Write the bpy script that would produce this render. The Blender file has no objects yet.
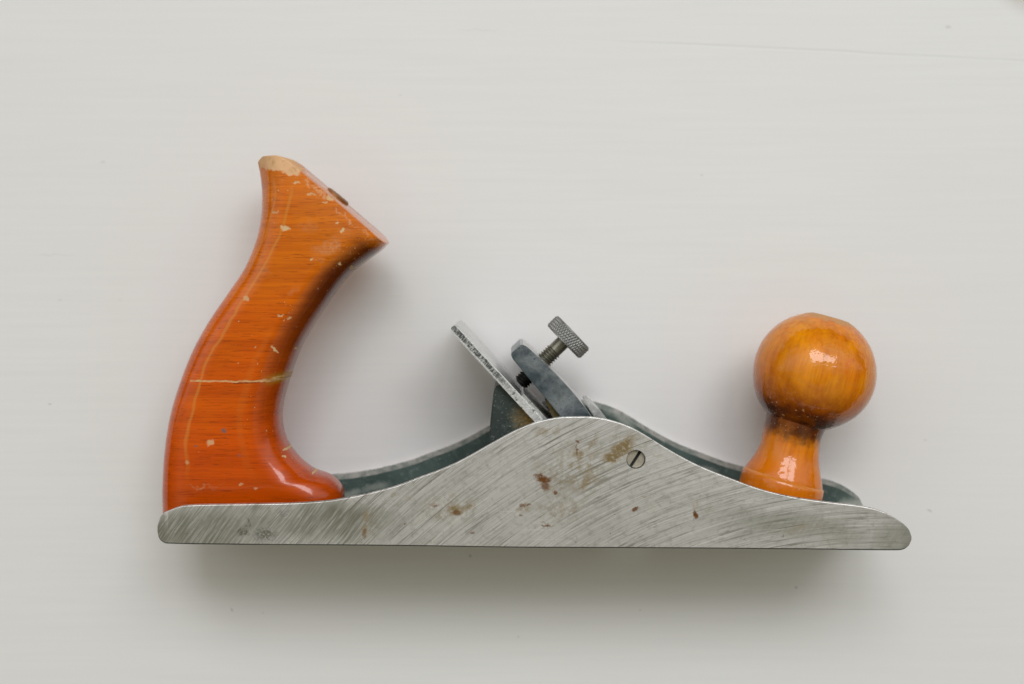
import bpy, bmesh, math, random
import numpy as np
from mathutils import Vector, Matrix, Euler

C = bpy.context.scene.collection
rng = random.Random(7)
# ---------------------------------------------------------------- real-world scale
K = 0.3254e-3          # metres per picture pixel in the plane of the upper cheek
D = 0.415              # lens height above that cheek
W = 0.062              # width of the tool (it lies on one cheek)
CX, CY = 512.0, 280.0  # foot of the optical axis

def X(px, z=W): return (px - CX) * K * (D + W - z) / D
def Y(py, z=W): return (CY - py) * K * (D + W - z) / D
def P(px, py, z=W): return Vector((X(px, z), Y(py, z), z))
def S(d, z=W): return d * K * (D + W - z) / D

# ---------------------------------------------------------------- scene objects
ROOT = Vector((X(534), Y(548), 0))
root = bpy.data.objects.new('hand_plane', None); C.objects.link(root)
root.location = ROOT; root.empty_display_size = 0.02
root['label'] = 'worn steel hand plane with orange wooden handle and knob, lying on a white table'
root['category'] = 'hand plane'

def link(name, me, mats, parent=None, label=None, smooth=True, angle=None):
    o = bpy.data.objects.new(name, me); C.objects.link(o)
    for m in (mats if isinstance(mats, (list, tuple)) else [mats]): me.materials.append(m)
    if parent is root: o.location = -ROOT
    if parent is not None: o.parent = parent
    if label: o['label'] = label
    if smooth:
        me.polygons.foreach_set('use_smooth', [True] * len(me.polygons))
        if angle is not None: me.set_sharp_from_angle(angle=math.radians(angle))
    me.update()
    return o

def bm_mesh(bm, name):
    bmesh.ops.recalc_face_normals(bm, faces=bm.faces)
    me = bpy.data.meshes.new(name); bm.to_mesh(me); bm.free(); return me

# ---------------------------------------------------------------- node helpers
class NT:
    def __init__(s, name):
        s.m = bpy.data.materials.new(name); s.m.use_nodes = True
        s.t = s.m.node_tree; s.t.nodes.clear()
        s.out = s.t.nodes.new('ShaderNodeOutputMaterial')
        s.p = s.t.nodes.new('ShaderNodeBsdfPrincipled')
        s.t.links.new(s.p.outputs[0], s.out.inputs[0])
        s.oc = s.t.nodes.new('ShaderNodeTexCoord').outputs['Object']
    def n(s, typ, **kw):
        nd = s.t.nodes.new(typ)
        for k, v in kw.items(): setattr(nd, k, v)
        return nd
    def put(s, sock, v):
        if isinstance(v, bpy.types.NodeSocket): s.t.links.new(v, sock)
        else:
            if isinstance(v, (tuple, list)) and len(v) == 3 and sock.type == 'RGBA': v = (*v, 1)
            sock.default_value = v
    def math(s, op, a, b=None, c=None, clamp=False):
        nd = s.n('ShaderNodeMath', operation=op, use_clamp=clamp)
        s.put(nd.inputs[0], a)
        if b is not None: s.put(nd.inputs[1], b)
        if c is not None: s.put(nd.inputs[2], c)
        return nd.outputs[0]
    def vmath(s, op, a, b=None):
        nd = s.n('ShaderNodeVectorMath', operation=op)
        s.put(nd.inputs[0], a)
        if b is not None: s.put(nd.inputs[1], b)
        return nd.outputs['Value'] if op == 'LENGTH' else nd.outputs[0]
    def noise(s, vec, scale, detail=3, rough=.55, dist=0, color=False):
        nd = s.n('ShaderNodeTexNoise')
        s.put(nd.inputs['Vector'], vec); s.put(nd.inputs['Scale'], scale)
        s.put(nd.inputs['Detail'], detail); s.put(nd.inputs['Roughness'], rough); s.put(nd.inputs['Distortion'], dist)
        return nd.outputs['Color' if color else 'Fac']
    def maprange(s, v, a, b, c=0, d=1, smooth=False):
        nd = s.n('ShaderNodeMapRange', interpolation_type='SMOOTHSTEP' if smooth else 'LINEAR')
        s.put(nd.inputs[0], v)
        for i, q in zip((1, 2, 3, 4), (a, b, c, d)): s.put(nd.inputs[i], q)
        return nd.outputs[0]
    def mix(s, f, a, b, blend='MIX'):
        nd = s.n('ShaderNodeMix', data_type='RGBA', blend_type=blend)
        s.put(nd.inputs[0], f); s.put(nd.inputs[6], a); s.put(nd.inputs[7], b)
        return nd.outputs[2]
    def scale(s, vec, sc, rot=(0, 0, 0), loc=(0, 0, 0), typ='POINT'):
        nd = s.n('ShaderNodeMapping', vector_type=typ)
        s.put(nd.inputs[0], vec); nd.inputs[1].default_value = loc
        nd.inputs[2].default_value = rot; nd.inputs[3].default_value = sc
        return nd.outputs[0]
    def sep(s, v):
        nd = s.n('ShaderNodeSeparateXYZ'); s.put(nd.inputs[0], v); return nd.outputs
    def comb(s, x, y, z=0.):
        nd = s.n('ShaderNodeCombineXYZ')
        for i, q in enumerate((x, y, z)): s.put(nd.inputs[i], q)
        return nd.outputs[0]
    def bump(s, h, dist, strength=1.0, normal=None):
        nd = s.n('ShaderNodeBump'); s.put(nd.inputs['Height'], h)
        s.put(nd.inputs['Distance'], dist); s.put(nd.inputs['Strength'], strength)
        if normal is not None: s.put(nd.inputs['Normal'], normal)
        return nd.outputs[0]
    def flat(s, vec):
        q = s.sep(vec); return s.comb(q[0], q[1], 0.)
    def wob(s, vec, scale, amt):
        nc = s.noise(vec, scale, 3, .6, color=True)
        d = s.vmath('SUBTRACT', nc, (.5, .5, .5))
        nd = s.n('ShaderNodeVectorMath', operation='SCALE'); s.put(nd.inputs[0], d); nd.inputs['Scale'].default_value = amt
        return s.vmath('ADD', vec, nd.outputs[0])
    def spots(s, vec, lst, z, soft=.5):
        """vec flattened; lst of (px, py, rx, ry, rot deg, strength); max of soft ellipses"""
        acc = None
        for (px, py, rx, ry, rot, st) in lst:
            m = s.scale(vec, (S(rx, z), S(ry, z), 1), (0, 0, math.radians(rot)), (X(px, z), Y(py, z), 0), 'TEXTURE')
            f = s.maprange(s.vmath('LENGTH', m), 1.0, 1.0 - soft, 0, st, True)
            acc = f if acc is None else s.math('MAXIMUM', acc, f)
        return acc
    def set(s, **kw):
        for k, v in kw.items():
            s.put(s.p.inputs[k.replace('_', ' ')], v)

# ---------------------------------------------------------------- materials
def mat_machined():
    t = NT('machined_steel'); oc = t.flat(t.oc)
    cx, cy = X(880), Y(1058)
    d = t.vmath('SUBTRACT', t.wob(oc, 14, .0012), (cx, cy, 0))
    r = t.vmath('LENGTH', d); q = t.sep(d)
    th = t.math('ARCTAN2', q[1], q[0])
    arc = t.comb(t.math('MULTIPLY', r, 1.0), t.math('MULTIPLY', th, .0016), 0.)
    fine = t.noise(arc, 2900, 4, .8)
    mid = t.noise(arc, 800, 2, .6)
    arc2 = t.comb(r, t.math('MULTIPLY', th, .006), 3.3)
    deep = t.noise(arc2, 620, 3, .6)
    deepm = t.maprange(deep, .57, .68)
    patch = t.noise(oc, 45, 3, .6)
    arc3 = t.comb(r, t.math('MULTIPLY', th, .0025), 9.3)
    vd = t.maprange(t.noise(arc3, 1300, 1.5, .5), .65, .69)
    # horizontal handling scratches
    hz = t.noise(t.scale(oc, (28, 2200, 1), (0, 0, math.radians(2))), 1, 2, .6)
    hzm = t.math('MULTIPLY', t.maprange(hz, .66, .72), t.maprange(patch, .45, .6))
    st = t.scale(t.scale(oc, (1, 1, 1), (0, 0, math.radians(-20))), (60, 1800, 1))
    cross = t.math('MULTIPLY', t.maprange(t.noise(st, 1, 2, .6), .66, .73), t.maprange(t.noise(oc, 70, 2), .5, .6))
    col = t.mix(t.maprange(fine, .3, .7), (.55, .536, .517), (.82, .80, .775))
    col = t.mix(t.maprange(mid, .4, .62, 0, .28), col, (.46, .45, .425))
    f2 = t.noise(t.comb(r, t.math('MULTIPLY', th, .004), 5.1), 1750, 2, .6)
    col = t.mix(t.maprange(f2, .56, .66, 0, .22), col, (.30, .29, .265))
    def ridge(sc_, k, seed, w_, src=None):
        nn_ = t.noise(t.comb(r, t.math('MULTIPLY', th, k), seed), sc_, 1.5, .5)
        return t.maprange(t.math('ABSOLUTE', t.math('SUBTRACT', nn_, .5)), w_, w_ * .25)
    brk = t.maprange(t.noise(oc, 130, 3, .6), .38, .60, .25, 1)
    brk2 = t.maprange(t.noise(oc, 75, 3, .6), .42, .60, .0, 1)
    col = t.mix(t.math('MULTIPLY', ridge(620, .004, 11.3, .022), t.math('MULTIPLY', brk, .55)), col, (.17, .155, .125))
    col = t.mix(t.math('MULTIPLY', ridge(900, .006, 15.9, .02), t.math('MULTIPLY', brk2, .5)), col, (.20, .185, .155))
    col = t.mix(t.math('MULTIPLY', ridge(700, .003, 21.7, .012), t.math('MULTIPLY', brk, .35)), col, (.92, .91, .89))
    mott = t.noise(oc, 420, 4, .75)
    col = t.mix(t.maprange(mott, .50, .68, 0, .40), col, (.30, .28, .235))
    col = t.mix(t.math('MULTIPLY', deepm, .28), col, (.26, .25, .225))
    col = t.mix(t.math('MULTIPLY', vd, t.maprange(patch, .4, .55, 0, .75)), col, (.16, .15, .13))
    col = t.mix(t.math('MULTIPLY', hzm, .5), col, (.9, .9, .9))
    col = t.mix(t.math('MULTIPLY', cross, .4), col, (.25, .24, .22))
    # tarnish: darker and olive toward both ends, in blotches
    tar = t.spots(t.wob(oc, 30, .02), [(210, 530, 115, 34, 0, 1), (330, 528, 95, 28, 0, 1), (800, 525, 105, 22, -6, .55), (900, 535, 40, 30, 0, .6)], W, .7)
    hatch = t.maprange(t.noise(t.scale(t.scale(oc, (1, 1, 1), (0, 0, math.radians(-54))), (90, 1500, 1)), 1, 3, .6), .38, .56, .35, 1)
    hatch = t.math('MAXIMUM', hatch, t.maprange(t.sep(oc)[0], X(420), X(560), 0, .8))
    col = t.mix(t.math('MULTIPLY', t.math('MULTIPLY', tar, hatch), t.maprange(patch, .3, .6, .6, 1)), col, (.25, .245, .195))
    # stains
    wv = t.wob(oc, 260, .0042); br = t.noise(oc, 900, 3, .7)
    tan = t.spots(wv, [(621, 448, 25, 11, 38, 1), (611, 457, 15, 10, 20, 1), (542, 433, 11, 6, 10, .6), (556, 431, 7, 5, 60, .5), (579, 455, 6, 10, 20, .75),
                       (592, 444, 9, 4, 50, .7), (586, 482, 7, 13, -10, .8), (524, 508, 9, 5, 20, .65), (659, 456, 8, 3, -5, .35),
                       (456, 511, 11, 8, 0, .95), (470, 506, 9, 3, 25, .8), (453, 495, 8, 5, 0, .4), (434, 505, 11, 3, -15, .55),
                       (365, 516, 4, 9, -6, .7), (364, 530, 4.5, 11, -8, .8), (394, 496, 4, 4, 0, .6), (408, 498, 6, 3, 0, .4), (420, 520, 9, 7, 0, .25),
                       (547, 525, 9, 2, -12, .7), (562, 508, 9, 4, 50, .4), (644, 497.5, 4, 2, 0, .55), (652, 508, 6, 4, 0, .25),
                       (696, 505, 5, 8, 0, .5), (800, 528, 20, 5, 10, .35), (552, 488, 8, 5, -30, .5), (538, 465, 5, 7, 0, .4), (595, 438, 3, 8, -20, .4)], W, .7)
    haze = t.spots(t.wob(oc, 60, .012), [(575, 470, 50, 40, 20, .8), (450, 508, 40, 18, 10, .8), (622, 450, 34, 20, 35, .9), (370, 522, 14, 20, 0, .6), (560, 508, 40, 22, 0, .6), (800, 530, 40, 10, 4, .35), (700, 510, 16, 14, 0, .25)], W, .9)
    col = t.mix(t.math('MULTIPLY', haze, t.maprange(t.noise(oc, 330, 4, .75), .44, .60)), col, (.36, .29, .19))
    tanm = t.math('MULTIPLY', tan, t.maprange(br, .32, .50, .3, 1))
    col = t.mix(t.math('MULTIPLY', tanm, 1.0), col, (.215, .155, .070))
    rust = t.spots(t.wob(oc, 420, .003), [(543, 479, 11, 7, -8, 1), (545, 485, 6, 8, 0, .9), (538, 477, 6, 3, -20, .8), (555, 494, 4, 3, 30, .9), (577, 442, 4, 3, 0, .9), (577, 450, 1.2, 9, 0, .7), (635.5, 509, 5, 2.6, 5, .95),
                       (695.5, 515, 4, 6, 0, 1), (522, 506, 5, 2.5, 20, .7), (529, 505, 3, 2, 0, .7), (521, 515, 3, 2, 0, .7), (456, 513, 5, 4, 0, .7), (434, 506, 3, 2, 0, .7),
                       (546, 525.5, 7, 1.6, -10, .8), (473, 534, 3, 2.2, 0, .7), (365, 533, 2.5, 6, -10, .5), (405, 523, 2, 2, 0, .7)], W, .6)
    col = t.mix(t.math('MULTIPLY', rust, t.maprange(br, .3, .5, .7, 1)), col, (.13, .050, .009))
    dk = t.spots(t.wob(oc, 500, .005), [(243, 532, 10, 7, 30, 1), (248, 524, 4, 11, -25, .9), (265, 534, 18, 9, 0, 1), (284, 513, 9, 4, 0, .6), (232, 524, 12, 3, 40, .5), (190, 522, 20, 4, 5, .3),
                       (745, 540, 2, 1.5, 0, .7), (784, 537, 3, 1.8, 0, .8), (585, 548, 2, 5, 0, .6), (655, 548, 2, 3, 0, .6)], W, .7)
    dkm = t.math('MULTIPLY', dk, t.maprange(t.noise(oc, 1300, 3, .8), .36, .5))
    col = t.mix(t.math('MULTIPLY', dkm, .85), col, (.08, .075, .045))
    speck = t.maprange(t.noise(oc, 700, 2, .5), .73, .77)
    col = t.mix(t.math('MULTIPLY', speck, .7), col, (.14, .11, .07))
    dirt = t.math('MAXIMUM', t.math('MAXIMUM', tanm, rust), dkm)
    met = t.math('SUBTRACT', .82, t.math('MULTIPLY', dirt, .8), clamp=True)
    t.put(t.p.inputs['Specular IOR Level'], t.maprange(dirt, 0, 1, .5, .15))
    h = t.math('ADD', t.math('MULTIPLY', fine, .5), t.math('MULTIPLY', t.math('ADD', deepm, vd), -.7))
    t.set(Base_Color=col, Metallic=met, Roughness=t.maprange(t.math('ADD', patch, dirt), .3, 1.4, .42, .62),
          Normal=t.bump(h, .00003, .5))
    return t.m

def mat_green(name='green_enamel', rustspots=None, z=.05):
    t = NT(name); oc = t.oc
    n1 = t.noise(oc, 260, 4, .65); n2 = t.noise(oc, 1100, 3, .7); n3 = t.noise(oc, 60, 3, .6)
    col = t.mix(t.maprange(n3, .3, .7), (.008, .016, .014), (.024, .042, .036))
    col = t.mix(t.maprange(n1, .54, .72, 0, .5), col, (.09, .125, .11))
    col = t.mix(t.maprange(n2, .62, .70, 0, .7), col, (.32, .34, .31))
    if rustspots:
        fl = t.flat(oc)
        m = t.spots(t.wob(fl, 200, .004), rustspots, z, .95)
        m = t.math('MULTIPLY', m, t.maprange(n2, .38, .55, .4, 1))
        col = t.mix(m, col, (.34, .19, .02))
    t.set(Base_Color=col, Roughness=.5, Normal=t.bump(t.math('ADD', n1, t.math('MULTIPLY', n2, .5)), .0002, .6))
    t.p.inputs['Coat Weight'].default_value = .25; t.p.inputs['Coat Roughness'].default_value = .3
    return t.m

def mat_rim():
    t = NT('worn_rim_paint'); oc = t.oc
    n1 = t.noise(oc, 300, 4, .7); n2 = t.noise(oc, 70, 2, .5)
    col = t.mix(t.maprange(t.math('ADD', n1, t.math('MULTIPLY', n2, .5)), .6, .85), (.17, .20, .18), (.38, .37, .34))
    t.set(Base_Color=col, Roughness=.5, Metallic=.3, Normal=t.bump(n1, .0001, .6))
    return t.m

def mat_inner():
    t = NT('chipped_inner_paint'); oc = t.oc
    n1 = t.noise(oc, 260, 4, .65); n2 = t.noise(oc, 900, 3, .7); n3 = t.noise(oc, 60, 3, .6)
    col = t.mix(t.maprange(n3, .3, .7), (.034, .060, .053), (.080, .120, .106))
    col = t.mix(t.maprange(n1, .56, .72, 0, .6), col, (.18, .23, .21))
    col = t.mix(t.maprange(n2, .64, .70, 0, .6), col, (.34, .36, .33))
    bare = t.spots(t.wob(t.flat(oc), 120, .006), [(618, 416, 26, 9, -35, .75), (706, 475, 16, 12, 0, .55), (852, 506, 28, 11, 20, .95), (350, 492, 22, 6, 10, .6), (375, 488, 20, 5, 10, .5)], 0.0035, .8)
    col = t.mix(bare, col, (.36, .38, .34))
    t.set(Base_Color=col, Roughness=.5, Normal=t.bump(t.math('ADD', n1, t.math('MULTIPLY', n2, .5)), .0003, .7))
    return t.m

def mat_plate(name, base, base2, rough, spec_dirt=.5, metallic=.9, sc=1.0, rust=None):
    t = NT(name); oc = t.oc
    n1 = t.noise(oc, 500 * sc, 4, .7); n2 = t.noise(oc, 90 * sc, 3, .6); n3 = t.noise(oc, 1600 * sc, 2, .6)
    col = t.mix(t.maprange(n2, .35, .65), base, base2)
    col = t.mix(t.maprange(n1, .58, .66, 0, spec_dirt), col, (.06, .06, .058))
    if rust: col = t.mix(t.spots(t.wob(t.flat(oc), 200, .006), rust, .05, .9), col, (.17, .12, .03))
    t.set(Base_Color=col, Metallic=metallic, Roughness=t.maprange(n1, .3, .7, rough - .08, rough + .12), Normal=t.bump(t.math('ADD', n1, n3), .00006, .6))
    return t.m

def mat_blade_edge():
    # sheared edge of the iron: notched dark streaks across a bright edge
    t = NT('sheared_blade_edge'); oc = t.flat(t.oc)
    v = t.scale(oc, (1, 1, 1), (0, 0, math.radians(46.5)))
    fl = t.noise(t.scale(v, (1500, 700, 1)), 1, 4, .8)
    fl2 = t.noise(t.scale(v, (420, 1500, 1)), 1, 2, .6)
    big = t.noise(oc, 90, 2)
    zz = .056; p0 = (X(450.6, zz), Y(330.4, zz))
    q = t.sep(t.vmath('SUBTRACT', t.wob(oc, 500, .0006), (p0[0], p0[1], 0)))
    across = t.math('DIVIDE', t.math('ADD', t.math('MULTIPLY', q[0], .7355), t.math('MULTIPLY', q[1], .6775)), S(7.2, zz))
    along = t.math('SUBTRACT', t.math('MULTIPLY', q[0], .6775), t.math('MULTIPLY', q[1], .7355))
    core = t.math('MULTIPLY', t.maprange(across, .10, .26), t.maprange(across, .98, .84))
    core = t.math('MULTIPLY', core, t.maprange(along, S(92, zz), S(62, zz), .25, 1))
    bars = t.noise(t.scale(t.comb(along, across), (1500, .9, 1)), 1, 3, .7)
    m = t.math('MULTIPLY', core, t.maprange(t.math('ADD', bars, t.math('MULTIPLY', t.math('SUBTRACT', fl, .5), .5)), .34, .52, .15, 1))
    col = t.mix(m, (.66, .66, .65), (.085, .09, .09))
    blot = t.math('MULTIPLY', t.maprange(t.noise(oc, 520, 3, .6), .58, .63), t.maprange(along, S(60, zz), S(90, zz)))
    col = t.mix(t.math('MULTIPLY', blot, .8), col, (.07, .07, .075))
    col = t.mix(t.maprange(fl2, .60, .68, 0, .5), col, (.8, .8, .79))
    t.set(Base_Color=col, Metallic=.65, Roughness=.42, Normal=t.bump(fl, .0003, .7))
    return t.m

def varnish(t, col, grainh, rough=.11, coat=1.0, dull=None):
    cr = rough if dull is None else t.math('ADD', rough, t.math('MULTIPLY', dull, .5))
    cw = coat if dull is None else t.math('SUBTRACT', coat, dull, clamp=True)
    nb = t.noise(t.oc, 120, 3, .55)
    t.set(Base_Color=col, Roughness=.42)
    t.put(t.p.inputs['Coat Weight'], cw); t.put(t.p.inputs['Coat Roughness'], cr)
    t.put(t.p.inputs['Coat IOR'], 1.5); t.p.inputs['Specular IOR Level'].default_value = 0.
    t.put(t.p.inputs['Normal'], t.bump(grainh, .00008, .6))
    t.put(t.p.inputs['Coat Normal'], t.bump(nb, .0004, .3))

def mat_handle():
    t = NT('varnished_handle_wood'); oc = t.oc; fl = t.flat(oc)
    uv = t.n('ShaderNodeUVMap'); uv.uv_map = 'UVMap'; u, v, _ = t.sep(uv.outputs[0])
    zz = .043
    g = t.noise(t.scale(oc, (55, 1500, 300), (0, 0, math.radians(2))), 1, 4, .65)
    g2 = t.noise(t.scale(oc, (16, 260, 60), (0, 0, math.radians(3))), 1, 3, .6)
    pores = t.maprange(t.noise(t.scale(oc, (190, 2600, 600), (0, 0, math.radians(1))), 1, 2, .5), .61, .67)
    big = t.noise(oc, 26, 3, .6)
    # colour by height along the handle: honey at the top, red-brown low down
    vv = t.math('ADD', v, t.maprange(big, .3, .7, -.12, .12))
    col = t.mix(t.maprange(vv, .10, .62), (.62, .145, .002), (.57, .070, .0008))
    col = t.mix(t.maprange(vv, .62, 1.0, 0, 1), col, (.44, .052, .0006))
    col = t.mix(t.maprange(g2, .35, .65, 0, .8), col, (1.28, 1.4, 1.3), 'MULTIPLY')
    col = t.mix(t.maprange(g, .42, .7, 0, .38), col, (.26, .035, .003))
    col = t.mix(t.math('MULTIPLY', pores, .4), col, (.13, .016, .003))
    # dark lacquer plus painted-in shading along the inner (finger) side of the grip
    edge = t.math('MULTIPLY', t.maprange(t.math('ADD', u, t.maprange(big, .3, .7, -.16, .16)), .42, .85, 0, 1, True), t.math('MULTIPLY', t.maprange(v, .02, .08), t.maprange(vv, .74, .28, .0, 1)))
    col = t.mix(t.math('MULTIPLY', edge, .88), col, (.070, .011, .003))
    # lighter lines that follow the rounded-over edges
    def line(c, w, amp, v0=0., v1=.8):
        uu = t.math('ABSOLUTE', t.math('SUBTRACT', t.math('ADD', u, t.maprange(t.noise(oc, 60, 2), .3, .7, -.06, .06)), c))
        m = t.maprange(uu, w, w * .25, 0, amp, True)
        m = t.math('MULTIPLY', m, t.maprange(v, v1, v1 - .15))
        return t.math('MULTIPLY', m, t.maprange(v, v0, v0 + .04))
    col = t.mix(line(-.50, .045, .42, .05, .75), col, (.66, .27, .045))
    col = t.mix(line(-.80, .03, .35, .05, .35), col, (.66, .28, .06))
    col = t.mix(line(.36, .10, .14, .35, .8), col, (.66, .20, .03))
    # milky scuffs
    scf = t.spots(t.wob(fl, 150, .012), [(331, 247, 22, 9, 25, .8), (345, 232, 10, 6, 0, .5), (305, 225, 16, 10, 20, .4), (318, 260, 9, 6, 0, .4), (205, 487, 22, 2.5, 3, .7), (298, 290, 9, 5, 60, .35), (263, 275, 8, 7, 0, .3)], zz, .9)
    scf = t.math('MULTIPLY', scf, t.maprange(t.noise(oc, 700, 3, .7), .35, .65, .2, 1))
    col = t.mix(t.math('MULTIPLY', scf, .55), col, (.60, .36, .20))
    # crumbs and chips in the lacquer
    chips = t.spots(t.wob(fl, 500, .003), [(286, 228, 6, 3.5, 0, .9), (338, 223, 3, 2, 20, .8), (342, 231, 3, 2, 40, .9), (313, 260, 2.6, 2, 0, .9), (340, 263, 2.4, 2, 0, .95),
                    (350, 268, 3, 2, -40, .7), (282, 316, 4, 1.5, 0, .6), (290, 318, 3, 2, 0, .6), (211, 442, 5, 4.5, 20, .65), (275, 349, 6, 2, -45, .8), (293, 350, 1.6, 1.6, 0, .8),
                    (282.5, 451.5, 2.6, 2.2, 0, 1), (282, 458.5, 1.8, 1.2, 0, .9), (309, 476, 1.8, 1.4, 0, 1), (247, 298, 3, 4, 10, .6), (302, 169, 0, 0, 0, 0), (297, 183, 5, 1.6, 0, .7), (312, 195, 5, 1.6, 0, .6),
                    (330, 198, 5, 3, -30, .8), (325, 202, 3, 2, 0, .6), (242, 483, 3, 2, 0, .5), (256, 488, 2.5, 1.6, 0, .5), (188, 462, 3, 2, 0, .4), (276, 212, 4, 2, 0, .5)], zz, .5)
    fine = t.maprange(t.noise(oc, 900, 2, .5), .71, .74)
    fine = t.math('MULTIPLY', fine, t.maprange(t.noise(oc, 50, 2), .5, .62, 0, .75))
    dust = t.math('MULTIPLY', t.spots(fl, [(360, 250, 34, 20, 35, 1), (345, 270, 18, 22, 0, .8), (290, 310, 20, 12, 0, .4)], zz, .8), t.maprange(t.noise(oc, 1400, 2, .5), .66, .70, 0, .7))
    chips = t.math('MAXIMUM', t.math('MAXIMUM', chips, fine), dust)
    col = t.mix(chips, col, (.70, .50, .26))
    dkm = t.spots(t.wob(fl, 500, .002), [(225, 430, 3.5, 3, 0, .8), (197, 446, 2.6, 1.8, 0, .6), (240, 455, 3, 2, 0, .35)], zz, .6)
    col = t.mix(dkm, col, (.15, .12, .11))
    # crack across the grip
    qx, qy, _ = t.sep(t.wob(fl, 300, .0011))
    cv = t.n('ShaderNodeFloatCurve'); fx = t.maprange(qx, X(188, zz), X(296, zz)); t.put(cv.inputs['Value'], fx)
    pts = [(0, .50), (.25, .485), (.5, .475), (.66, .485), (.8, .56), (.92, .70), (1, .95)]
    cu = cv.mapping.curves[0]; cu.points[0].location = pts[0]; cu.points[1].location = pts[-1]
    for a in pts[1:-1]: cu.points.new(*a)
    cv.mapping.update()
    cy = t.maprange(cv.outputs[0], 0, 1, Y(391, zz), Y(370, zz))
    dist = t.math('ABSOLUTE', t.math('SUBTRACT', qy, cy))
    wdt = t.maprange(fx, .6, .95, S(1.15, zz), S(3.8, zz))
    inr = t.math('MULTIPLY', t.math('GREATER_THAN', fx, .02), t.math('LESS_THAN', fx, .97))
    ck = t.math('MULTIPLY', t.maprange(t.math('DIVIDE', dist, wdt), 1.0, .5), inr)
    ck = t.math('MULTIPLY', ck, t.maprange(t.noise(t.scale(oc, (300, 2500, 1)), 1, 3), .38, .5, t.maprange(fx, .6, .7, .8, .0), 1))
    ckw = t.math('MULTIPLY', t.maprange(t.math('DIVIDE', dist, S(7, zz)), 1, .3, 0, .6), t.math('MULTIPLY', t.maprange(fx, .68, .8), t.maprange(fx, 1.0, .93)))
    col = t.mix(ckw, col, (.40, .24, .02))
    dl = t.math('MULTIPLY', t.maprange(t.math('ABSOLUTE', t.math('ADD', t.math('SUBTRACT', qy, cy), S(1.5, zz))), S(1.0, zz), S(.2, zz), 0, .8), t.math('MULTIPLY', inr, t.maprange(t.noise(oc, 260, 2), .42, .55)))
    col = t.mix(dl, col, (.10, .018, .004))
    col = t.mix(t.math('MULTIPLY', ck, t.maprange(t.noise(oc, 500, 3, .7), .35, .6, .45, 1)), col, (.66, .42, .20))
    # bare end grain where the horn is knocked off
    bx = t.spots(t.wob(fl, 220, .006), [(270, 160, 21, 11, -8, 1), (288, 167, 15, 8, -30, 1), (261, 164, 8, 6, -30, .9)], zz, .22)
    edge2 = t.spots(t.wob(fl, 260, .007), [(318, 190, 28, 5.5, -38, .8), (345, 218, 24, 3.2, -42, .7), (370, 236, 16, 3, -40, .6)], zz, .6)
    bare = t.math('MAXIMUM', bx, t.math('MULTIPLY', edge2, t.maprange(t.noise(oc, 800, 3, .7), .45, .6, 0, .55)))
    bcol = t.mix(t.noise(t.scale(oc, (120, 700, 300)), 1, 3), (.84, .52, .29), (.72, .42, .22))
    bcol = t.mix(t.maprange(t.noise(oc, 450, 3, .7), .55, .7, 0, .5), bcol, (.42, .22, .07))
    col = t.mix(bare, col, bcol)
    rough = t.math('MAXIMUM', t.math('MAXIMUM', bare, t.math('MULTIPLY', chips, .9)), t.math('MAXIMUM', ck, t.math('MULTIPLY', scf, .5)))
    gh = t.math('SUBTRACT', g, t.math('MULTIPLY', t.math('MAXIMUM', ck, chips), 1.5))
    varnish(t, col, gh, .12, 1.0, rough)
    return t.m

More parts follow.
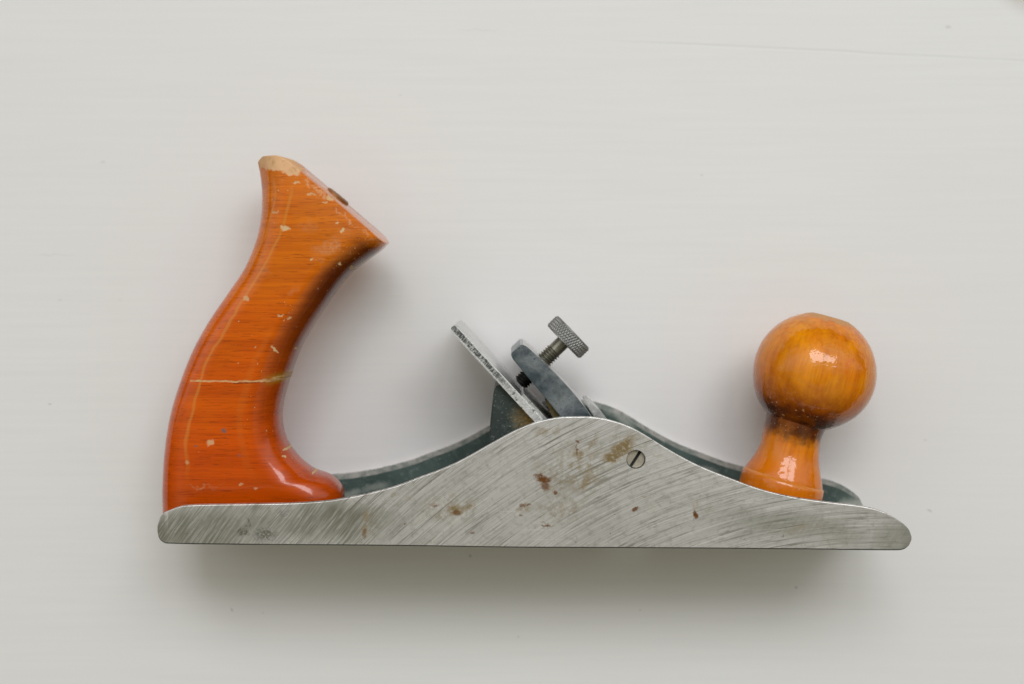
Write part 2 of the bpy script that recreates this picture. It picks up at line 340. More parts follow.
def mat_knob(ax0, axd):
    t = NT('varnished_knob_wood'); oc = t.oc
    uv = t.n('ShaderNodeUVMap'); uv.uv_map = 'UVMap'; u, v, _ = t.sep(uv.outputs[0])  # v = px along the axis / 200
    ang = math.atan2(axd.x, axd.y)
    loc = t.vmath('SUBTRACT', oc, tuple(ax0))
    lv = t.scale(loc, (1, 1, 1), (0, 0, ang))
    g = t.noise(t.scale(lv, (900, 45, 900)), 1, 4, .65)
    g2 = t.noise(t.scale(lv, (220, 16, 220)), 1, 3, .6)
    tr = t.maprange(t.noise(t.scale(lv, (60, 900, 60)), 1, 3, .5), .5, .68, 0, .35)
    big = t.noise(oc, 55, 3, .6, .4)
    col = t.mix(t.maprange(big, .32, .68), (.88, .33, .004), (.74, .175, .003))
    col = t.mix(t.maprange(g2, .4, .66, 0, .5), col, (.42, .085, .005))
    col = t.mix(t.maprange(g, .45, .7, 0, .35), col, (.30, .055, .005))
    col = t.mix(tr, col, (.66, .25, .03))
    vr = t.math('ADD', v, t.maprange(t.noise(oc, 110, 4, .7), .3, .7, -.035, .035))
    # redder foot, grime in the waist under the ball
    col = t.mix(t.maprange(vr, .36, .12, 0, .75), col, (.72, .165, .003))
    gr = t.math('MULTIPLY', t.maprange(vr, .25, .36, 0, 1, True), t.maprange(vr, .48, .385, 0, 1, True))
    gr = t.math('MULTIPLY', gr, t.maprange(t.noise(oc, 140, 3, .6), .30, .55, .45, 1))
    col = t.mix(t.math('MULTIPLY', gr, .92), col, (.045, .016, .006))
    low = t.math('MULTIPLY', t.maprange(vr, .62, .44, 0, .75, True), t.maprange(vr, .30, .36))
    col = t.mix(low, col, (.30, .045, .002))
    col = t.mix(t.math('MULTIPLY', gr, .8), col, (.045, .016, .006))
    chip = t.math('MULTIPLY', t.maprange(t.noise(oc, 900, 2, .5), .66, .70), t.math('MULTIPLY', t.maprange(v, .28, .36), t.maprange(v, .50, .42)))
    chip = t.math('MAXIMUM', chip, t.math('MULTIPLY', t.maprange(t.noise(oc, 700, 2, .5), .72, .75), .6))
    col = t.mix(t.math('MULTIPLY', chip, .8), col, (.62, .40, .22))
    top = t.math('MULTIPLY', t.maprange(vr, .885, .90), .8)
    col = t.mix(top, col, (.55, .30, .12))
    bead_glint = t.math('MULTIPLY', t.maprange(t.math('ABSOLUTE', t.math('SUBTRACT', v, .075)), .012, .004), .22)  # light line painted along the base bead, standing in for its highlight
    col = t.mix(bead_glint, col, (.62, .36, .10))
    varnish(t, col, g, .09, 1.0, t.math('MAXIMUM', chip, t.math('MULTIPLY', top, .6)))
    nb = t.noise(oc, 160, 3, .6)
    t.put(t.p.inputs['Coat Normal'], t.bump(nb, .0009, .4))
    return t.m

def mat_table():
    t = NT('white_painted_board'); oc = t.flat(t.oc)
    s1 = t.noise(t.scale(oc, (16, 420, 1), (0, 0, math.radians(.6))), 1, 4, .6)
    s2 = t.noise(t.scale(oc, (9, 80, 1), (0, 0, math.radians(1.0))), 1, 3, .6)
    b = t.noise(oc, 9, 3, .5)
    col = t.mix(t.maprange(s1, .35, .7), (.80, .792, .782), (.775, .768, .762))
    col = t.mix(t.maprange(s2, .5, .72, 0, .18), col, (.73, .725, .715))
    col = t.mix(t.maprange(b, .4, .65, 0, .5), col, (.79, .765, .76))
    # a fine seam between two boards, filled with paint
    wv = t.sep(t.wob(oc, 30, .0015))
    x0, y0, x1, y1 = X(600, 0), Y(40, 0), X(1020, 0), Y(60.5, 0)
    sl = (y1 - y0) / (x1 - x0)
    ln = t.math('SUBTRACT', t.math('SUBTRACT', wv[1], y0), t.math('MULTIPLY', t.math('SUBTRACT', wv[0], x0), sl))
    seam = t.maprange(t.math('ABSOLUTE', ln), S(2.0, 0), S(.4, 0), 0, 1, True)
    seam = t.math('MULTIPLY', seam, t.maprange(wv[0], X(560, 0), X(730, 0)))
    seam = t.math('MULTIPLY', seam, t.maprange(s2, .3, .6, .4, 1))
    col = t.mix(t.math('MULTIPLY', seam, .16), col, (.50, .50, .50))
    sp = t.spots(t.wob(oc, 400, .002), [(50, 404, 2.5, 1.5, 0, .5), (929, 511, 3, 1.5, 0, .45), (232, 610, 1.6, 3, 20, .4), (796, 587, 2.4, 2, 0, .55), (470, 556, 2, 2, 0, .5),
                    (518, 637, 1.6, 1.6, 0, .35), (263, 613, 2, 1.4, 0, .25), (948, 27, 4, 3, 0, .25), (103, 162, 4, 1.6, 0, .2), (120, 300, 3, 1, 0, .15), (702, 175, 2, 1.4, 0, .25),
                    (60, 300, 3, 1.6, 0, .18), (400, 95, 3, 1, 0, .15), (925, 440, 3, 1.4, 0, .2), (640, 610, 2, 1.4, 0, .3), (480, 30, 30, 1, 0, .12), (55, 255, 30, 1, 0, .1)], 0, .8)
    col = t.mix(sp, col, (.30, .29, .27))
    corner_brown = t.spots(t.wob(oc, 25, .01), [(1040, -14, 66, 38, -20, .9)], 0, .95)  # brown tone fading in at the top right corner
    col = t.mix(corner_brown, col, (.36, .31, .235))
    h = t.math('ADD', t.math('MULTIPLY', s1, .6), t.math('ADD', s2, t.math('MULTIPLY', seam, -1.2)))
    t.set(Base_Color=col, Roughness=.55, Normal=t.bump(h, .0002, .25))
    t.p.inputs['Specular IOR Level'].default_value = .35
    return t.m

M = dict(machined=mat_machined(), rim=mat_rim(), inner=mat_inner(),
         green=mat_green('frog_enamel', [(534, 424, 32, 13, -42, 1), (528, 424, 26, 18, -42, .6)], .052),
         edge=mat_blade_edge(),
         blade=mat_plate('ground_blade_steel', (.62, .62, .61), (.74, .74, .73), .30, .25),
         cap=mat_plate('blued_cap_steel', (.075, .10, .115), (.29, .32, .34), .34, .7, .75, 1.2),
         captop=mat_plate('bright_cap_face', (.58, .58, .57), (.70, .70, .69), .32, .25),
         dark=mat_plate('dark_thread_steel', (.018, .018, .017), (.04, .04, .035), .45, .3, .6),
         thread=mat_plate('oily_thread_steel', (.17, .165, .13), (.28, .265, .21), .35, .45, .85),
         knurl=mat_plate('knurled_steel', (.24, .24, .235), (.34, .34, .33), .42, .5, .8),
         screw=mat_plate('worn_screw_steel', (.40, .36, .29), (.52, .48, .40), .45, .45, .7),
         brass=mat_plate('dull_brass', (.34, .17, .07), (.28, .13, .05), .4, .4, .6),
         oily=mat_plate('oily_spring_steel', (.05, .045, .03), (.20, .15, .05), .45, .5, .5),
         arris=mat_plate('dark_arris', (.05, .055, .05), (.11, .11, .10), .5, .3, .5),
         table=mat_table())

# ---------------------------------------------------------------- tabletop
bm = bmesh.new()
bmesh.ops.create_cube(bm, size=1, matrix=Matrix.Translation((0, -.02, -.0125)) @ Matrix.Diagonal((.9, .7, .025, 1)))
bmesh.ops.bevel(bm, geom=[e for e in bm.edges], offset=.002, segments=2, affect='EDGES')
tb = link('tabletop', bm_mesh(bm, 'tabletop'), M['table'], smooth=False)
tb['kind'] = 'structure'

# ---------------------------------------------------------------- body casting (lofted U section)
TOP = [(157.5, 526), (160.5, 517), (164, 513), (169, 510.8), (176, 508), (185, 505.8), (200, 505), (245, 504.3), (290, 503.5), (325, 501.3), (347, 498), (360, 495.5), (375, 492), (397, 486), (419.5, 477.5),
       (440, 470), (459, 461.6), (485, 447.3), (511.6, 432.4), (525, 426.3), (538, 421.8), (550, 419), (564, 417.2), (585, 416.8), (600, 418.2), (616, 422), (632, 428), (648, 437), (664, 447), (697, 465), (729, 478),
       (761, 489.5), (793, 497.2), (825, 502), (858, 505.8), (874, 509), (890, 515), (903, 523.5), (909, 530), (911.5, 536.5)]
BOT = [(157.5, 533), (158.5, 538), (161, 541.5), (166, 543.8), (200, 544.6), (400, 546.2), (530, 548), (640, 548.4), (800, 549.6), (896, 550.6), (903, 550), (909, 546.2), (911.5, 541)]
def smooth_curve(pts, xs):
    px = np.array([p[0] for p in pts], float); py = np.array([p[1] for p in pts], float)
    d = np.diff(py) / np.diff(px); m = np.zeros(len(px)); m[0], m[-1] = d[0], d[-1]
    for i in range(1, len(px) - 1):   # monotone cubic slopes
        m[i] = 0 if d[i - 1] * d[i] <= 0 else 2 * d[i - 1] * d[i] / (d[i - 1] + d[i])
    i = np.clip(np.searchsorted(px, xs) - 1, 0, len(px) - 2); h = px[i + 1] - px[i]; s = (xs - px[i]) / h
    return (2*s**3 - 3*s**2 + 1) * py[i] + (s**3 - 2*s**2 + s) * h * m[i] + (-2*s**3 + 3*s**2) * py[i + 1] + (s**3 - s**2) * h * m[i + 1]
xs = np.concatenate([157.5 + 12 * (1 - np.cos(np.linspace(0, math.pi / 2, 14))), np.linspace(172, 893, 210), 911.5 - 16 * (1 - np.sin(np.linspace(0, math.pi / 2, 14)))])
xs = np.unique(np.round(xs, 3))
top = smooth_curve(TOP, xs); bot = smooth_curve(BOT, xs)
tck = .0036; tsole = .0045
verts, faces, fmat = [], [], []
n_prof = 0
for x, yt, yb in zip(xs, top, bot):
    xx = X(x); t_, b_ = Y(yt), Y(yb)
    ends = min(x - 157.5, 911.5 - x)
    e = .00075 * (1 - min(1, ends / 10.5)) ** 1.25   # plan-view corner rounding
    zo, zi = W - e, W - tck
    xx = X(x, zo)
    bb = min(.00025, (t_ - b_) * .2)
    fl = min(b_ + tsole, b_ + (t_ - b_) * .6)
    ins = min(.0018, (t_ - fl) * .5)
    half = [(zi - .0001, fl), (zi - .0001, t_ - ins), (zi + .0013, t_), (zo - bb, t_), (zo - bb * .3, t_ - bb * .3), (zo, t_ - bb), (zo, b_ + bb * 1.8), (zo - bb * .6, b_ + bb * .6), (zo - bb * 1.8, b_)]
    prof = half + [(W - z, y) for z, y in reversed(half)]
    n_prof = len(prof)
    verts += [(xx, y, z) for z, y in prof]
seg_mat = [1, 2, 0, 0, 0, 0, 3, 3, 0, 0, 0, 0, 0, 0, 0, 2, 1, 1]   # 0 machined, 1 inner paint, 2 rim, 3 darker bottom bevel
for i in range(len(xs) - 1):
    for j in range(n_prof):
        a = i * n_prof + j; b = i * n_prof + (j + 1) % n_prof
        faces.append((a, b, b + n_prof, a + n_prof)); fmat.append(seg_mat[j])
faces.append(tuple(range(n_prof - 1, -1, -1))); fmat.append(0)
L0 = (len(xs) - 1) * n_prof
faces.append(tuple(L0 + j for j in range(n_prof))); fmat.append(0)
me = bpy.data.meshes.new('body'); me.from_pydata(verts, [], faces)
me.polygons.foreach_set('material_index', fmat)
bm = bmesh.new(); bm.from_mesh(me); bmesh.ops.recalc_face_normals(bm, faces=bm.faces); bm.to_mesh(me); bm.free()
body = link('body', me, [M['machined'], M['inner'], M['rim'], M['arris']], root, smooth=False)
# counterbored screw hole in the cheek and the mouth slot through the sole
SC = P(636, 459.5)
def cutter(bmc):
    bmesh.ops.recalc_face_normals(bmc, faces=bmc.faces)
    mc = bpy.data.meshes.new('tmp'); bmc.to_mesh(mc); bmc.free()
    oc_ = bpy.data.objects.new('tmp', mc); C.objects.link(oc_); return oc_
bmc = bmesh.new()
bmesh.ops.create_cone(bmc, cap_ends=True, segments=48, radius1=S(9.6), radius2=S(9.6), depth=.012, matrix=Matrix.Translation((SC.x, SC.y, W)))
c1 = cutter(bmc)
bmc = bmesh.new()
mx0, my0 = X(655), Y(549)
bmesh.ops.create_cube(bmc, size=1, matrix=Matrix.Translation((mx0, my0, W / 2)) @ Matrix.Diagonal((.005, .02, .05, 1)))
c2 = cutter(bmc)
body.location = (0, 0, 0); body.parent = None
for c in (c1, c2):
    md = body.modifiers.new('cut', 'BOOLEAN'); md.object = c; md.operation = 'DIFFERENCE'; md.solver = 'EXACT'
bpy.context.view_layer.update()
dg = bpy.context.evaluated_depsgraph_get()
nm = bpy.data.meshes.new_from_object(body.evaluated_get(dg))
body.modifiers.clear(); old = body.data; body.data = nm; nm.name = 'body'; bpy.data.meshes.remove(old)
for c in (c1, c2):
    mm = c.data; bpy.data.objects.remove(c); bpy.data.meshes.remove(mm)
body.parent = root; body.location = -ROOT
nm.polygons.foreach_set('use_smooth', [True] * len(nm.polygons)); nm.set_sharp_from_angle(angle=math.radians(24))
for p in nm.polygons:
    if abs(p.normal.z) > .9995: p.use_smooth = False

# slotted screw head sunk in the cheek
bm = bmesh.new()
r = S(8.9); sw = S(1.5); seg = 28; zt = W - .0015
# two half-moons with a real slot between them
for sgn in (1, -1):
    a0 = math.asin(sw / r)
    arc = [(r * math.cos(a0 + (math.pi - 2 * a0) * i / seg), sgn * r * math.sin(a0 + (math.pi - 2 * a0) * i / seg)) for i in range(seg + 1)]
    vt = [bm.verts.new((x, y, 0)) for x, y in arc]; vb = [bm.verts.new((x, y, -.0012)) for x, y in arc]
    bm.faces.new(vt); bm.faces.new(vb[::-1])
    for i in range(len(vt)):
        j = (i + 1) % len(vt); bm.faces.new((vt[i], vt[j], vb[j], vb[i]))
bmesh.ops.recalc_face_normals(bm, faces=bm.faces)
bmesh.ops.bevel(bm, geom=[e for e in bm.edges if abs(e.verts[0].co.z) < 1e-6 and abs(e.verts[1].co.z) < 1e-6], offset=.00012, segments=2, affect='EDGES')
bmesh.ops.create_cone(bm, cap_ends=True, segments=40, radius1=r * .995, radius2=r * .995, depth=.004, matrix=Matrix.Translation((0, 0, -.0011 - .002)))
bmesh.ops.transform(bm, matrix=Matrix.Translation((SC.x, SC.y, zt)) @ Matrix.Rotation(math.radians(57), 4, 'Z'), verts=bm.verts)
for f in bm.faces:
    if f.calc_center_median().z < zt - .0010: f.material_index = 1
link('slotted_screw', bm_mesh(bm, 'slotted_screw'), [M['screw'], M['dark']], root, angle=35)

# ---------------------------------------------------------------- extruded plates
def prism(name, pts, z0, z1, mats, bevel=.0003, zref=None, seg=2, facemat=None, parent=root, label=None, rnd=None):
    zr = zref if zref is not None else z1
    bm = bmesh.new()
    v0 = [bm.verts.new((X(x, zr), Y(y, zr), z0)) for x, y in pts]
    v1 = [bm.verts.new((X(x, zr), Y(y, zr), z1)) for x, y in pts]
    bm.faces.new(v0[::-1]); bm.faces.new(v1)
    for i in range(len(pts)):
        j = (i + 1) % len(pts); bm.faces.new((v0[i], v0[j], v1[j], v1[i]))
    bmesh.ops.recalc_face_normals(bm, faces=bm.faces)
    if bevel: bmesh.ops.bevel(bm, geom=list(bm.edges), offset=bevel, segments=seg, affect='EDGES', clamp_overlap=True)
    if facemat:
        bm.normal_update()
        for f in bm.faces: f.material_index = facemat(f)
    me = bm_mesh(bm, name)
    return link(name, me, mats, parent, label, angle=40)

# frog: cast wedge that beds the iron
frog = prism('frog', [(487.5, 452), (490.5, 420), (493.5, 392), (495, 387.5), (498, 384.6), (501, 384.4), (504, 386), (546, 428.5), (600, 484), (640, 526), (640, 538), (480, 538)], .008, .052, M['green'], .0006)

# blade (cutting iron)
dirv = Vector((.6775, .7355)); nrm = Vector((.7355, -.6775))   # along the iron (down right) and out of its bed, in picture axes
def strip(p0, length, thick, rnd=0):
    p0 = Vector(p0); a = p0; b = p0 + dirv * length; c = b + nrm * thick; d = a + nrm * thick
    return [tuple(a), tuple(b), tuple(c), tuple(d)]
ang_t = math.radians(47.35)
zb0, zb1 = .006, .0560
pl = strip((450.6, 330.4), 262, 7.2)
pl = [(450.9, 331.6)] + pl[1:3] + [(457.6, 326.4), (455.2, 325.0), (452.2, 326.4), (450.6, 329)]
blade = prism('blade', pl, zb0, zb1, [M['blade'], M['edge']], .00025, facemat=lambda f: 1 if f.normal.z > .9 or (f.normal.z > .5) else 0)
# chip breaker on top of it, with its sprung hump near the edge
cb0 = Vector((521, 396.5)) + nrm * 0.4
pts = []
N = 26
up, lo = [], []
for i in range(N + 1):
    s_ = i / N; l = s_ * 182
    hump = 5 * math.exp(-((l - 150) / 14) ** 2)
    base = cb0 + dirv * l + nrm * (hump if i else 0)
    lo.append(tuple(base)); up.append(tuple(base + nrm * 3.6))
breaker = prism('chip_breaker', lo + up[::-1], .0065, .0548, [M['blade']], .00015)
# lever cap (tapering clamp plate)
up = [(522.5, 344.6), (527, 346.6), (540, 358.6), (556, 374), (571, 390), (585, 407.5), (597, 425), (616, 452), (634, 482), (640, 500), (641, 512)]
lo = [(511, 355.4), (513, 359.5), (525, 374), (540, 391.5), (555, 409.5), (571, 430), (590, 455), (612, 486), (630, 510), (638, 514)]
lp = lo + up[::-1] + [(521.2, 344.4), (511.2, 353.6)]
def capmat(f):
    if f.normal.z > .5: return 0
    return 1 if f.normal.x > .25 and f.normal.y > 0 else 0
lever = prism('lever_cap', lp, .010, .0530, [M['cap'], M['captop']], .0004, facemat=capmat)
prism('cap_spring', [(545, 400), (549, 401), (560, 411), (572, 424), (584, 440), (576, 446), (560, 428), (551, 414)], .012, .0500, [M['oily']], .0004, zref=.050)
# bright clamp bar seat seen behind the cap
prism('lever_cap_spring', [(586, 404), (590, 402.5), (600, 411), (622, 440), (618, 446), (603, 430)], .010, .040, [M['captop']], .0004, zref=.040)

# thumb screw: axis out of the lever cap
zs = W / 2
tip = P(519.5, 384, zs); headc = P(568.3, 337, zs)
axis = (headc - tip).normalized()
def frame(o, ax):
    z = ax.normalized(); x = z.cross(Vector((0, 0, 1))).normalized(); y = z.cross(x)
    m = Matrix.Identity(4)
    for i, c in enumerate((x, y, z)):
        for k in range(3): m[k][i] = c[k]
    m.translation = o; return m
def lathe(name, prof, mtx, mats, seg=64, parent=root, fn=None, off=None, uvs=None, label=None, angle=None, facemat=None):
    """prof: (t, r) pairs along the axis"""
    vs, fs, uv = [], [], []
    n = len(prof)
    for k in range(seg):
        a = 2 * math.pi * k / seg
        for (tt, rr) in prof:
            r2 = fn(tt, rr, a) if fn else rr
            vs.append(mtx @ Vector((r2 * math.cos(a), r2 * math.sin(a), tt)) + (off(tt) if off else Vector((0, 0, 0))))
    for k in range(seg):
        k2 = (k + 1) % seg
        for i in range(n - 1):
            fs.append((k * n + i, k2 * n + i, k2 * n + i + 1, k * n + i + 1))
    fs.append(tuple(k * n for k in range(seg))[::-1]); fs.append(tuple(k * n + n - 1 for k in range(seg)))
    me = bpy.data.meshes.new(name); me.from_pydata(vs, [], fs)
    if uvs:
        ul = me.uv_layers.new(name='UVMap')
        for l in me.loops:
            i = l.vertex_index; ul.data[l.index].uv = ((i // n) / seg, uvs(prof[i % n][0]))
    bm = bmesh.new(); bm.from_mesh(me); bmesh.ops.recalc_face_normals(bm, faces=bm.faces); bm.to_mesh(me); bm.free()
    return link(name, me, mats, parent, label, angle=angle)

Ls = (headc - tip).length
rs = S(8.4, zs)
# thumb screw parent mesh is the threaded shank
def thread_prof():
    pr = [(0, rs * .45), (S(1.5, zs), rs * .8)]
    pitch = S(2.9, zs); t0 = S(2.0, zs)
    while t0 < Ls - S(20, zs):
        pr += [(t0, rs * .80), (t0 + pitch * .35, rs), (t0 + pitch * .55, rs), (t0 + pitch * .9, rs * .80)]
        t0 += pitch
    pr += [(t0, rs * .86), (Ls - S(5, zs), rs * .88)]
    return pr
mt = frame(tip, axis)
tp = thread_prof()
split = [p for p in tp if p[0] < S(21, zs)]
scr = lathe('thumb_screw', tp, mt, M['thread'], 40, angle=25)
# oil-blackened end of the thread under the cap
for m_ in (M['dark'],): scr.data.materials.append(m_)
inv = mt.inverted()
for p in scr.data.polygons:
    if (inv @ p.center).z < S(20, zs): p.material_index = 1
# knurled head as a sub-part: diamond knurl in the mesh
rh = S(23.6, zs); hh = S(15.0, zs)
def knurl(tt, rr, a):
    if rr < rh * .97 or tt < .0004 or tt > hh - .0004: return rr
    n = 50; s_ = tt / hh * math.pi * 5
    k = max(math.cos(n * a + s_), math.cos(n * a - s_))
    return rr - .00024 * (1 - abs(math.sin((n * a + s_) / 2)) ) - .00024 * (1 - abs(math.sin((n * a - s_) / 2)))
hp = [(0, rh * .30), (0, rh * .90), (.0002, rh * .955), (.0005, rh * .975)] + [(.0006 + (hh - .0012) * i / 34, rh) for i in range(35)] + [(hh - .0005, rh * .975), (hh - .0002, rh * .955), (hh, rh * .90), (hh + .00005, rh * .3)]
hd_m = frame(headc - axis * (hh / 2), axis)
head = lathe('knurled_head', hp, hd_m, M['knurl'], 500, fn=knurl, parent=scr, angle=50)
# nut side boss of the lever cap that carries the thread
# ---------------------------------------------------------------- handle
ST = [(258.5, 166, 388.5, 242), (261, 181, 381, 250), (262.8, 200, 368, 259.5), (262, 222, 352, 272), (257, 244, 338, 288), (246.5, 268.7, 325, 307), (229, 295, 313, 325),
      (211, 321.5, 302, 344), (195.5, 350, 293.5, 365), (183.5, 380, 286, 388), (174.8, 408, 281.6, 407), (170, 432, 281.5, 425), (167.2, 455, 286, 441), (166, 474, 297.4, 457), (165.5, 488, 313, 469.5),
      (165.5, 499, 331, 476.5), (166, 510, 342.5, 489), (167, 522, 343, 502), (168, 535, 338, 516)]
NB = [-1, -.954, -.782, -.63, -.12, .44, .77, 1]; VB = [4.5, 13.2, 21.2, 21.8, 15.3, 7.9, 3.5, 0]
wb = [1, .76, .5, .27, .1] + [0] * 14
aL = [20, 24, 26, 27, 27, 27, 27, 27, 27, 27, 27, 27, 27, 27, 27, 27, 27, 27, 27]
aR = [14, 18, 22, 25, 27, 28, 28, 28, 27, 26, 26, 26, 29, 33, 39, 43, 42, 38, 38]
HT = [.0122, .0126, .013, .0132, .0133, .0134, .0134, .0134, .0134, .0134, .0134, .0134, .0134, .0134, .0134, .0134, .0134, .0134, .0134]
def crom(arr, s_):
    n = len(arr); i = min(int(s_), n - 2); f = s_ - i
    g = lambda k: np.array(arr[max(0, min(n - 1, k))], float)
    p0, p1, p2, p3 = g(i - 1), g(i), g(i + 1), g(i + 2)
    return .5 * ((2 * p1) + (-p0 + p2) * f + (2 * p0 - 5 * p1 + 4 * p2 - p3) * f * f + (-p0 + 3 * p1 - 3 * p2 + p3) * f ** 3)
zm = W / 2
NS = 150
verts, uvl = [], []
tiltk = .046
def section(s_, inset=0., push=0.):
    Lx, Ly, Rx, Ry = crom(ST, s_); w8 = float(crom(wb, s_)); a_l = S(float(crom(aL, s_)), zm); a_r = S(float(crom(aR, s_)), zm); h = float(crom(HT, s_)) - inset
    A = Vector((X(Lx, zm), Y(Ly, zm))); B = Vector((X(Rx, zm), Y(Ry, zm)))
    c = (A + B) / 2; hw = (B - A).length / 2 - inset; u = (B - A).normalized(); nn = Vector((-u.y, u.x))
    a_l = min(a_l, hw * .95); a_r = min(a_r, hw * 1.3); bL = h * .80
    out = []
    def corner(sx, sz, a, b, t0, t1, n=12):
        for i in range(n):
            th = t0 + (t1 - t0) * i / (n - 1)
            out.append((sx * (hw - a) + a * math.cos(th), sz * (h - b) + b * math.sin(th)))
    def flat(x0, x1, z, n=14):
        for i in range(1, n): out.append((x0 + (x1 - x0) * i / n, z))
    H = math.pi / 2
    corner(1, 1, a_r, bL, 0, H); flat(hw - a_r, -(hw - a_l), h); corner(-1, 1, a_l, bL, H, 2 * H)
    corner(-1, -1, a_l, bL, 2 * H, 3 * H); flat(-(hw - a_l), hw - a_r, -h); corner(1, -1, a_r, bL, 3 * H, 4 * H)
    res = []
    # beech is hand shaped: slight unevenness
    for (cx_, cz_) in out:
        cn = max(-1, min(1, cx_ / hw)); up_ = S(float(np.interp(cn, NB, VB)), zm) * w8
        p = c + u * cx_ + nn * (up_ + push - tiltk * (cz_ + h) * max(0, 1 - s_ / 1.6))
        res.append(((p.x, p.y, zm + cz_), (cn, min(1, s_ / (len(ST) - 1)))))
    return res
rings = []
for k, (ins, push) in enumerate([(.0009, .00042), (.0005, .00034), (.0002, .00017)]): rings.append(section(0, ins, push))
for i in range(NS + 1): rings.append(section((len(ST) - 1) * i / NS))
nr = len(rings[0])
vs = [v for r_ in rings for v, _ in r_]; uvv = [q for r_ in rings for _, q in r_]
fs = []
for i in range(len(rings) - 1):
    for j in range(nr):
        a = i * nr + j; b = i * nr + (j + 1) % nr
        fs.append((a, b, b + nr, a + nr))
fs += [(j, j + 1, nr - 2 - j, nr - 1 - j) for j in range(nr // 2 - 1)]; fs.append(tuple((len(rings) - 1) * nr + j for j in range(nr))[::-1])
me = bpy.data.meshes.new('handle'); me.from_pydata(vs, [], fs)
ul = me.uv_layers.new(name='UVMap')
for l in me.loops: ul.data[l.index].uv = uvv[l.vertex_index]
bm = bmesh.new(); bm.from_mesh(me); bmesh.ops.recalc_face_normals(bm, faces=bm.faces); bm.to_mesh(me); bm.free()
handle = link('handle', me, mat_handle(), root, label='curved orange varnished wooden handle with a light crack across the grip', angle=38)
# brass nut of the handle bolt, set in the sloping top
hn = Vector((X(389, zm) - X(290, zm), Y(242, zm) - Y(162, zm), 0)).normalized(); hn = Vector((-hn.y, hn.x, 0))
nutc = P(335.5, 195.0, zm) + hn * -.0004 - Vector((0, 0, .0070))
lathe('bolt_nut', [(-.002, .0046), (.0006, .0046), (.0010, .0040), (.0010, .0008)], frame(nutc, hn), M['brass'], 40, parent=handle, angle=35).location = (0, 0, 0)

# ---------------------------------------------------------------- knob
kb = P(779.7, 492.5, zm); kc = P(814.4, 372.5, zm); kax = (kc - kb).normalized(); tc = (kc - kb).length
R = S(60.1, zm); q = lambda d: S(d, zm)
prof = [(q(-14), q(38)), (q(-12), q(41)), (q(2), q(41.6)), (q(8), q(41.5)), (q(12), q(41.1)), (q(14), q(40.6)), (q(15.2), q(39.8)), (q(15.8), q(38.9)), (q(17), q(38.8)), (q(21), q(37.2)),
        (q(27), q(34.6)), (q(34), q(32)), (q(42), q(29.8)), (q(50), q(29.0)), (q(57), q(28.6)), (q(62), q(28.6)), (q(66), q(28.9)), (q(69), q(29.3)), (q(71.2), q(29.7))]
th0 = math.acos(max(-1, min(1, (q(72.8) - tc) / R)))
t1 = math.acos((q(56.8)) / R)
for i in range(44):
    th = th0 + (t1 - th0) * i / 43
    prof.append((tc + R * math.cos(th), R * math.sin(th)))
prof += [(tc + q(57.3), q(18.2)), (tc + q(57.5), q(16)), (tc + q(57.5), q(9)), (tc + q(57.2), q(7.5)), (tc + q(52), q(7.2)), (tc + q(51.8), q(2))]
knob = lathe('knob', prof, frame(kb, kax), mat_knob(kb, kax), 128, off=lambda t_: Vector((kax.y, -kax.x, 0)) * (-q(4.6) * math.exp(-((t_ - q(66)) / q(26)) ** 2)), uvs=lambda t_: t_ / q(200), label='round glossy honey-coloured knob with a dark grimy waist', angle=50)

# ---------------------------------------------------------------- light
def area(name, loc, target, sx, sy, power, col):
    l = bpy.data.lights.new(name, 'AREA'); l.shape = 'RECTANGLE'; l.size = sx; l.size_y = sy; l.energy = power; l.color = col
    o = bpy.data.objects.new(name, l); C.objects.link(o); o.location = loc
    o.rotation_euler = (Vector(target) - Vector(loc)).to_track_quat('-Z', 'Y').to_euler(); return o
cen = Vector((0, -.02, 0))
# one big two-pane window, up and to the right of the picture
wt = Vector((.03, -.02, .02)); wdir = Vector((.11, .53, .86)).normalized(); side = Vector((0, 0, 1)).cross(wdir).normalized()
for s_ in (-1, 1):
    area('window_pane', wt + wdir * 2.0 + side * s_ * .40, wt + side * s_ * .40, .72, .62, 9.2, (.945, .97, 1))
w = bpy.data.worlds.new('World'); bpy.context.scene.world = w; w.use_nodes = True
nt = w.node_tree; bg = nt.nodes['Background']
tcn = nt.nodes.new('ShaderNodeTexCoord'); sx_ = nt.nodes.new('ShaderNodeSeparateXYZ'); nt.links.new(tcn.outputs['Generated'], sx_.inputs[0])
mr = nt.nodes.new('ShaderNodeMapRange'); nt.links.new(sx_.outputs[0], mr.inputs[0])
mr.inputs[1].default_value = -1; mr.inputs[2].default_value = 1
mixn = nt.nodes.new('ShaderNodeMix'); mixn.data_type = 'RGBA'; nt.links.new(mr.outputs[0], mixn.inputs[0])
mixn.inputs[6].default_value = (.21, .20, .138, 1); mixn.inputs[7].default_value = (.17, .162, .114, 1)
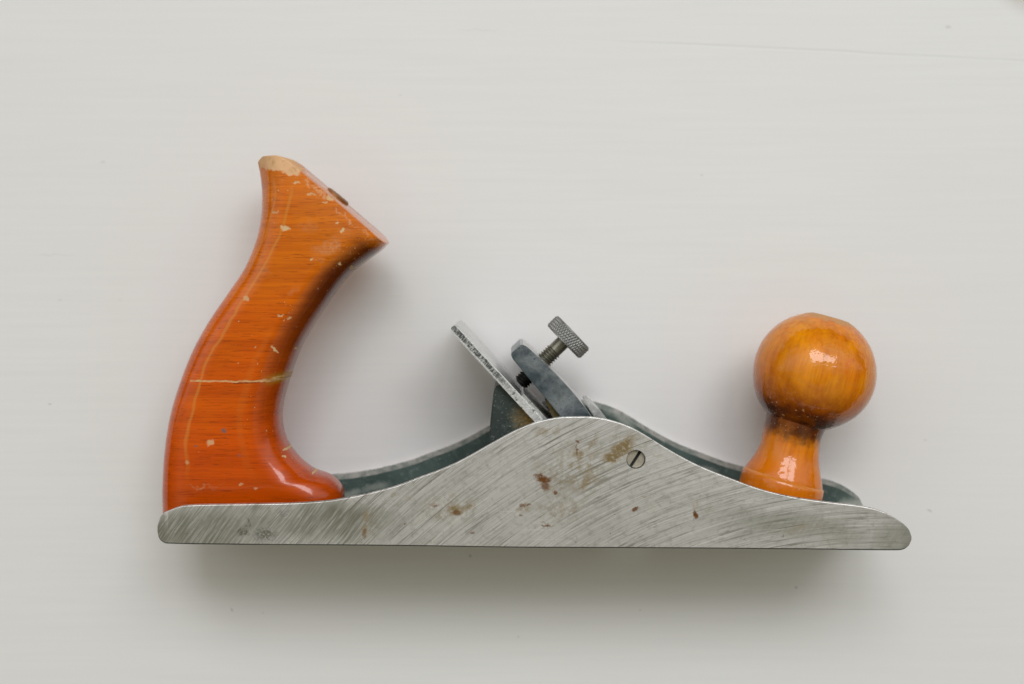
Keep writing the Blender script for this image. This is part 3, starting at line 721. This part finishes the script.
# ambient fill shaped for effect: bright high ring, dim near horizon and straight overhead
rp = nt.nodes.new('ShaderNodeValToRGB'); nt.links.new(sx_.outputs[2], rp.inputs[0])
els = rp.color_ramp.elements
els[0].position = 0; els[0].color = (.08,) * 3 + (1,)
els[1].position = 1; els[1].color = (.20,) * 3 + (1,)
for p_, v_ in ((.25, .25), (.60, .70), (.80, 1.45), (.93, 1.55), (.972, .30)):
    e_ = els.new(p_); e_.color = (v_,) * 3 + (1,)
my = nt.nodes.new('ShaderNodeMapRange'); nt.links.new(sx_.outputs[1], my.inputs[0])
for i_, v_ in zip((1, 2, 3, 4), (-1, 1, 1.60, .50)): my.inputs[i_].default_value = v_  # added fill raised on the lower side to lift the sole shadow
mu = nt.nodes.new('ShaderNodeMath'); mu.operation = 'MULTIPLY'; nt.links.new(rp.outputs[0], mu.inputs[0]); nt.links.new(my.outputs[0], mu.inputs[1])
# the bright side of the room: a long soft band of light above the top edge of the picture
def wm(op, a, b=None):
    n_ = nt.nodes.new('ShaderNodeMath'); n_.operation = op
    for k_, q_ in enumerate((a, b)):
        if q_ is None: continue
        if isinstance(q_, (int, float)): n_.inputs[k_].default_value = q_
        else: nt.links.new(q_, n_.inputs[k_])
    return n_.outputs[0]
T0 = math.radians(36)
dx = wm('SUBTRACT', sx_.outputs[0], .0)
qn = wm('SQRT', wm('MAXIMUM', wm('SUBTRACT', 1.0, wm('MULTIPLY', dx, dx)), .0001))
dd = wm('ADD', wm('MULTIPLY', sx_.outputs[1], math.sin(T0)), wm('MULTIPLY', sx_.outputs[2], math.cos(T0)))
band = wm('POWER', wm('MAXIMUM', wm('DIVIDE', dd, qn), 0.0), 11.0)
gl = nt.nodes.new('ShaderNodeMath'); gl.operation = 'MULTIPLY'; nt.links.new(wm('MULTIPLY', band, wm('POWER', qn, 0.5)), gl.inputs[0]); gl.inputs[1].default_value = 1.20
sa = nt.nodes.new('ShaderNodeVectorMath'); sa.operation = 'SCALE'; nt.links.new(mixn.outputs[2], sa.inputs[0]); nt.links.new(mu.outputs[0], sa.inputs['Scale'])
sb = nt.nodes.new('ShaderNodeVectorMath'); sb.operation = 'SCALE'; sb.inputs[0].default_value = (.98, .99, 1.0); nt.links.new(gl.outputs[0], sb.inputs['Scale'])
ad = nt.nodes.new('ShaderNodeVectorMath'); ad.operation = 'ADD'; nt.links.new(sa.outputs[0], ad.inputs[0]); nt.links.new(sb.outputs[0], ad.inputs[1])
nt.links.new(ad.outputs[0], bg.inputs[0]); bg.inputs[1].default_value = 1.0

# ---------------------------------------------------------------- camera
cd = bpy.data.cameras.new('camera'); cam = bpy.data.objects.new('camera', cd); C.objects.link(cam)
cam.location = (0, 0, D + W); cam.rotation_euler = (0, 0, 0)
cd.sensor_width = 36; cd.lens = 36 * (D / K) / 1024
cd.shift_x = 0; cd.shift_y = -(342 - CY) / 1024
cd.clip_start = .01; cd.clip_end = 50
cd.dof.use_dof = True; cd.dof.focus_distance = D + .004; cd.dof.aperture_fstop = 8
sc = bpy.context.scene; sc.camera = cam
sc.view_settings.view_transform = 'Standard'; sc.view_settings.look = 'None'; sc.view_settings.gamma = 1; sc.view_settings.exposure = 0
sc.view_settings.use_curve_mapping = False
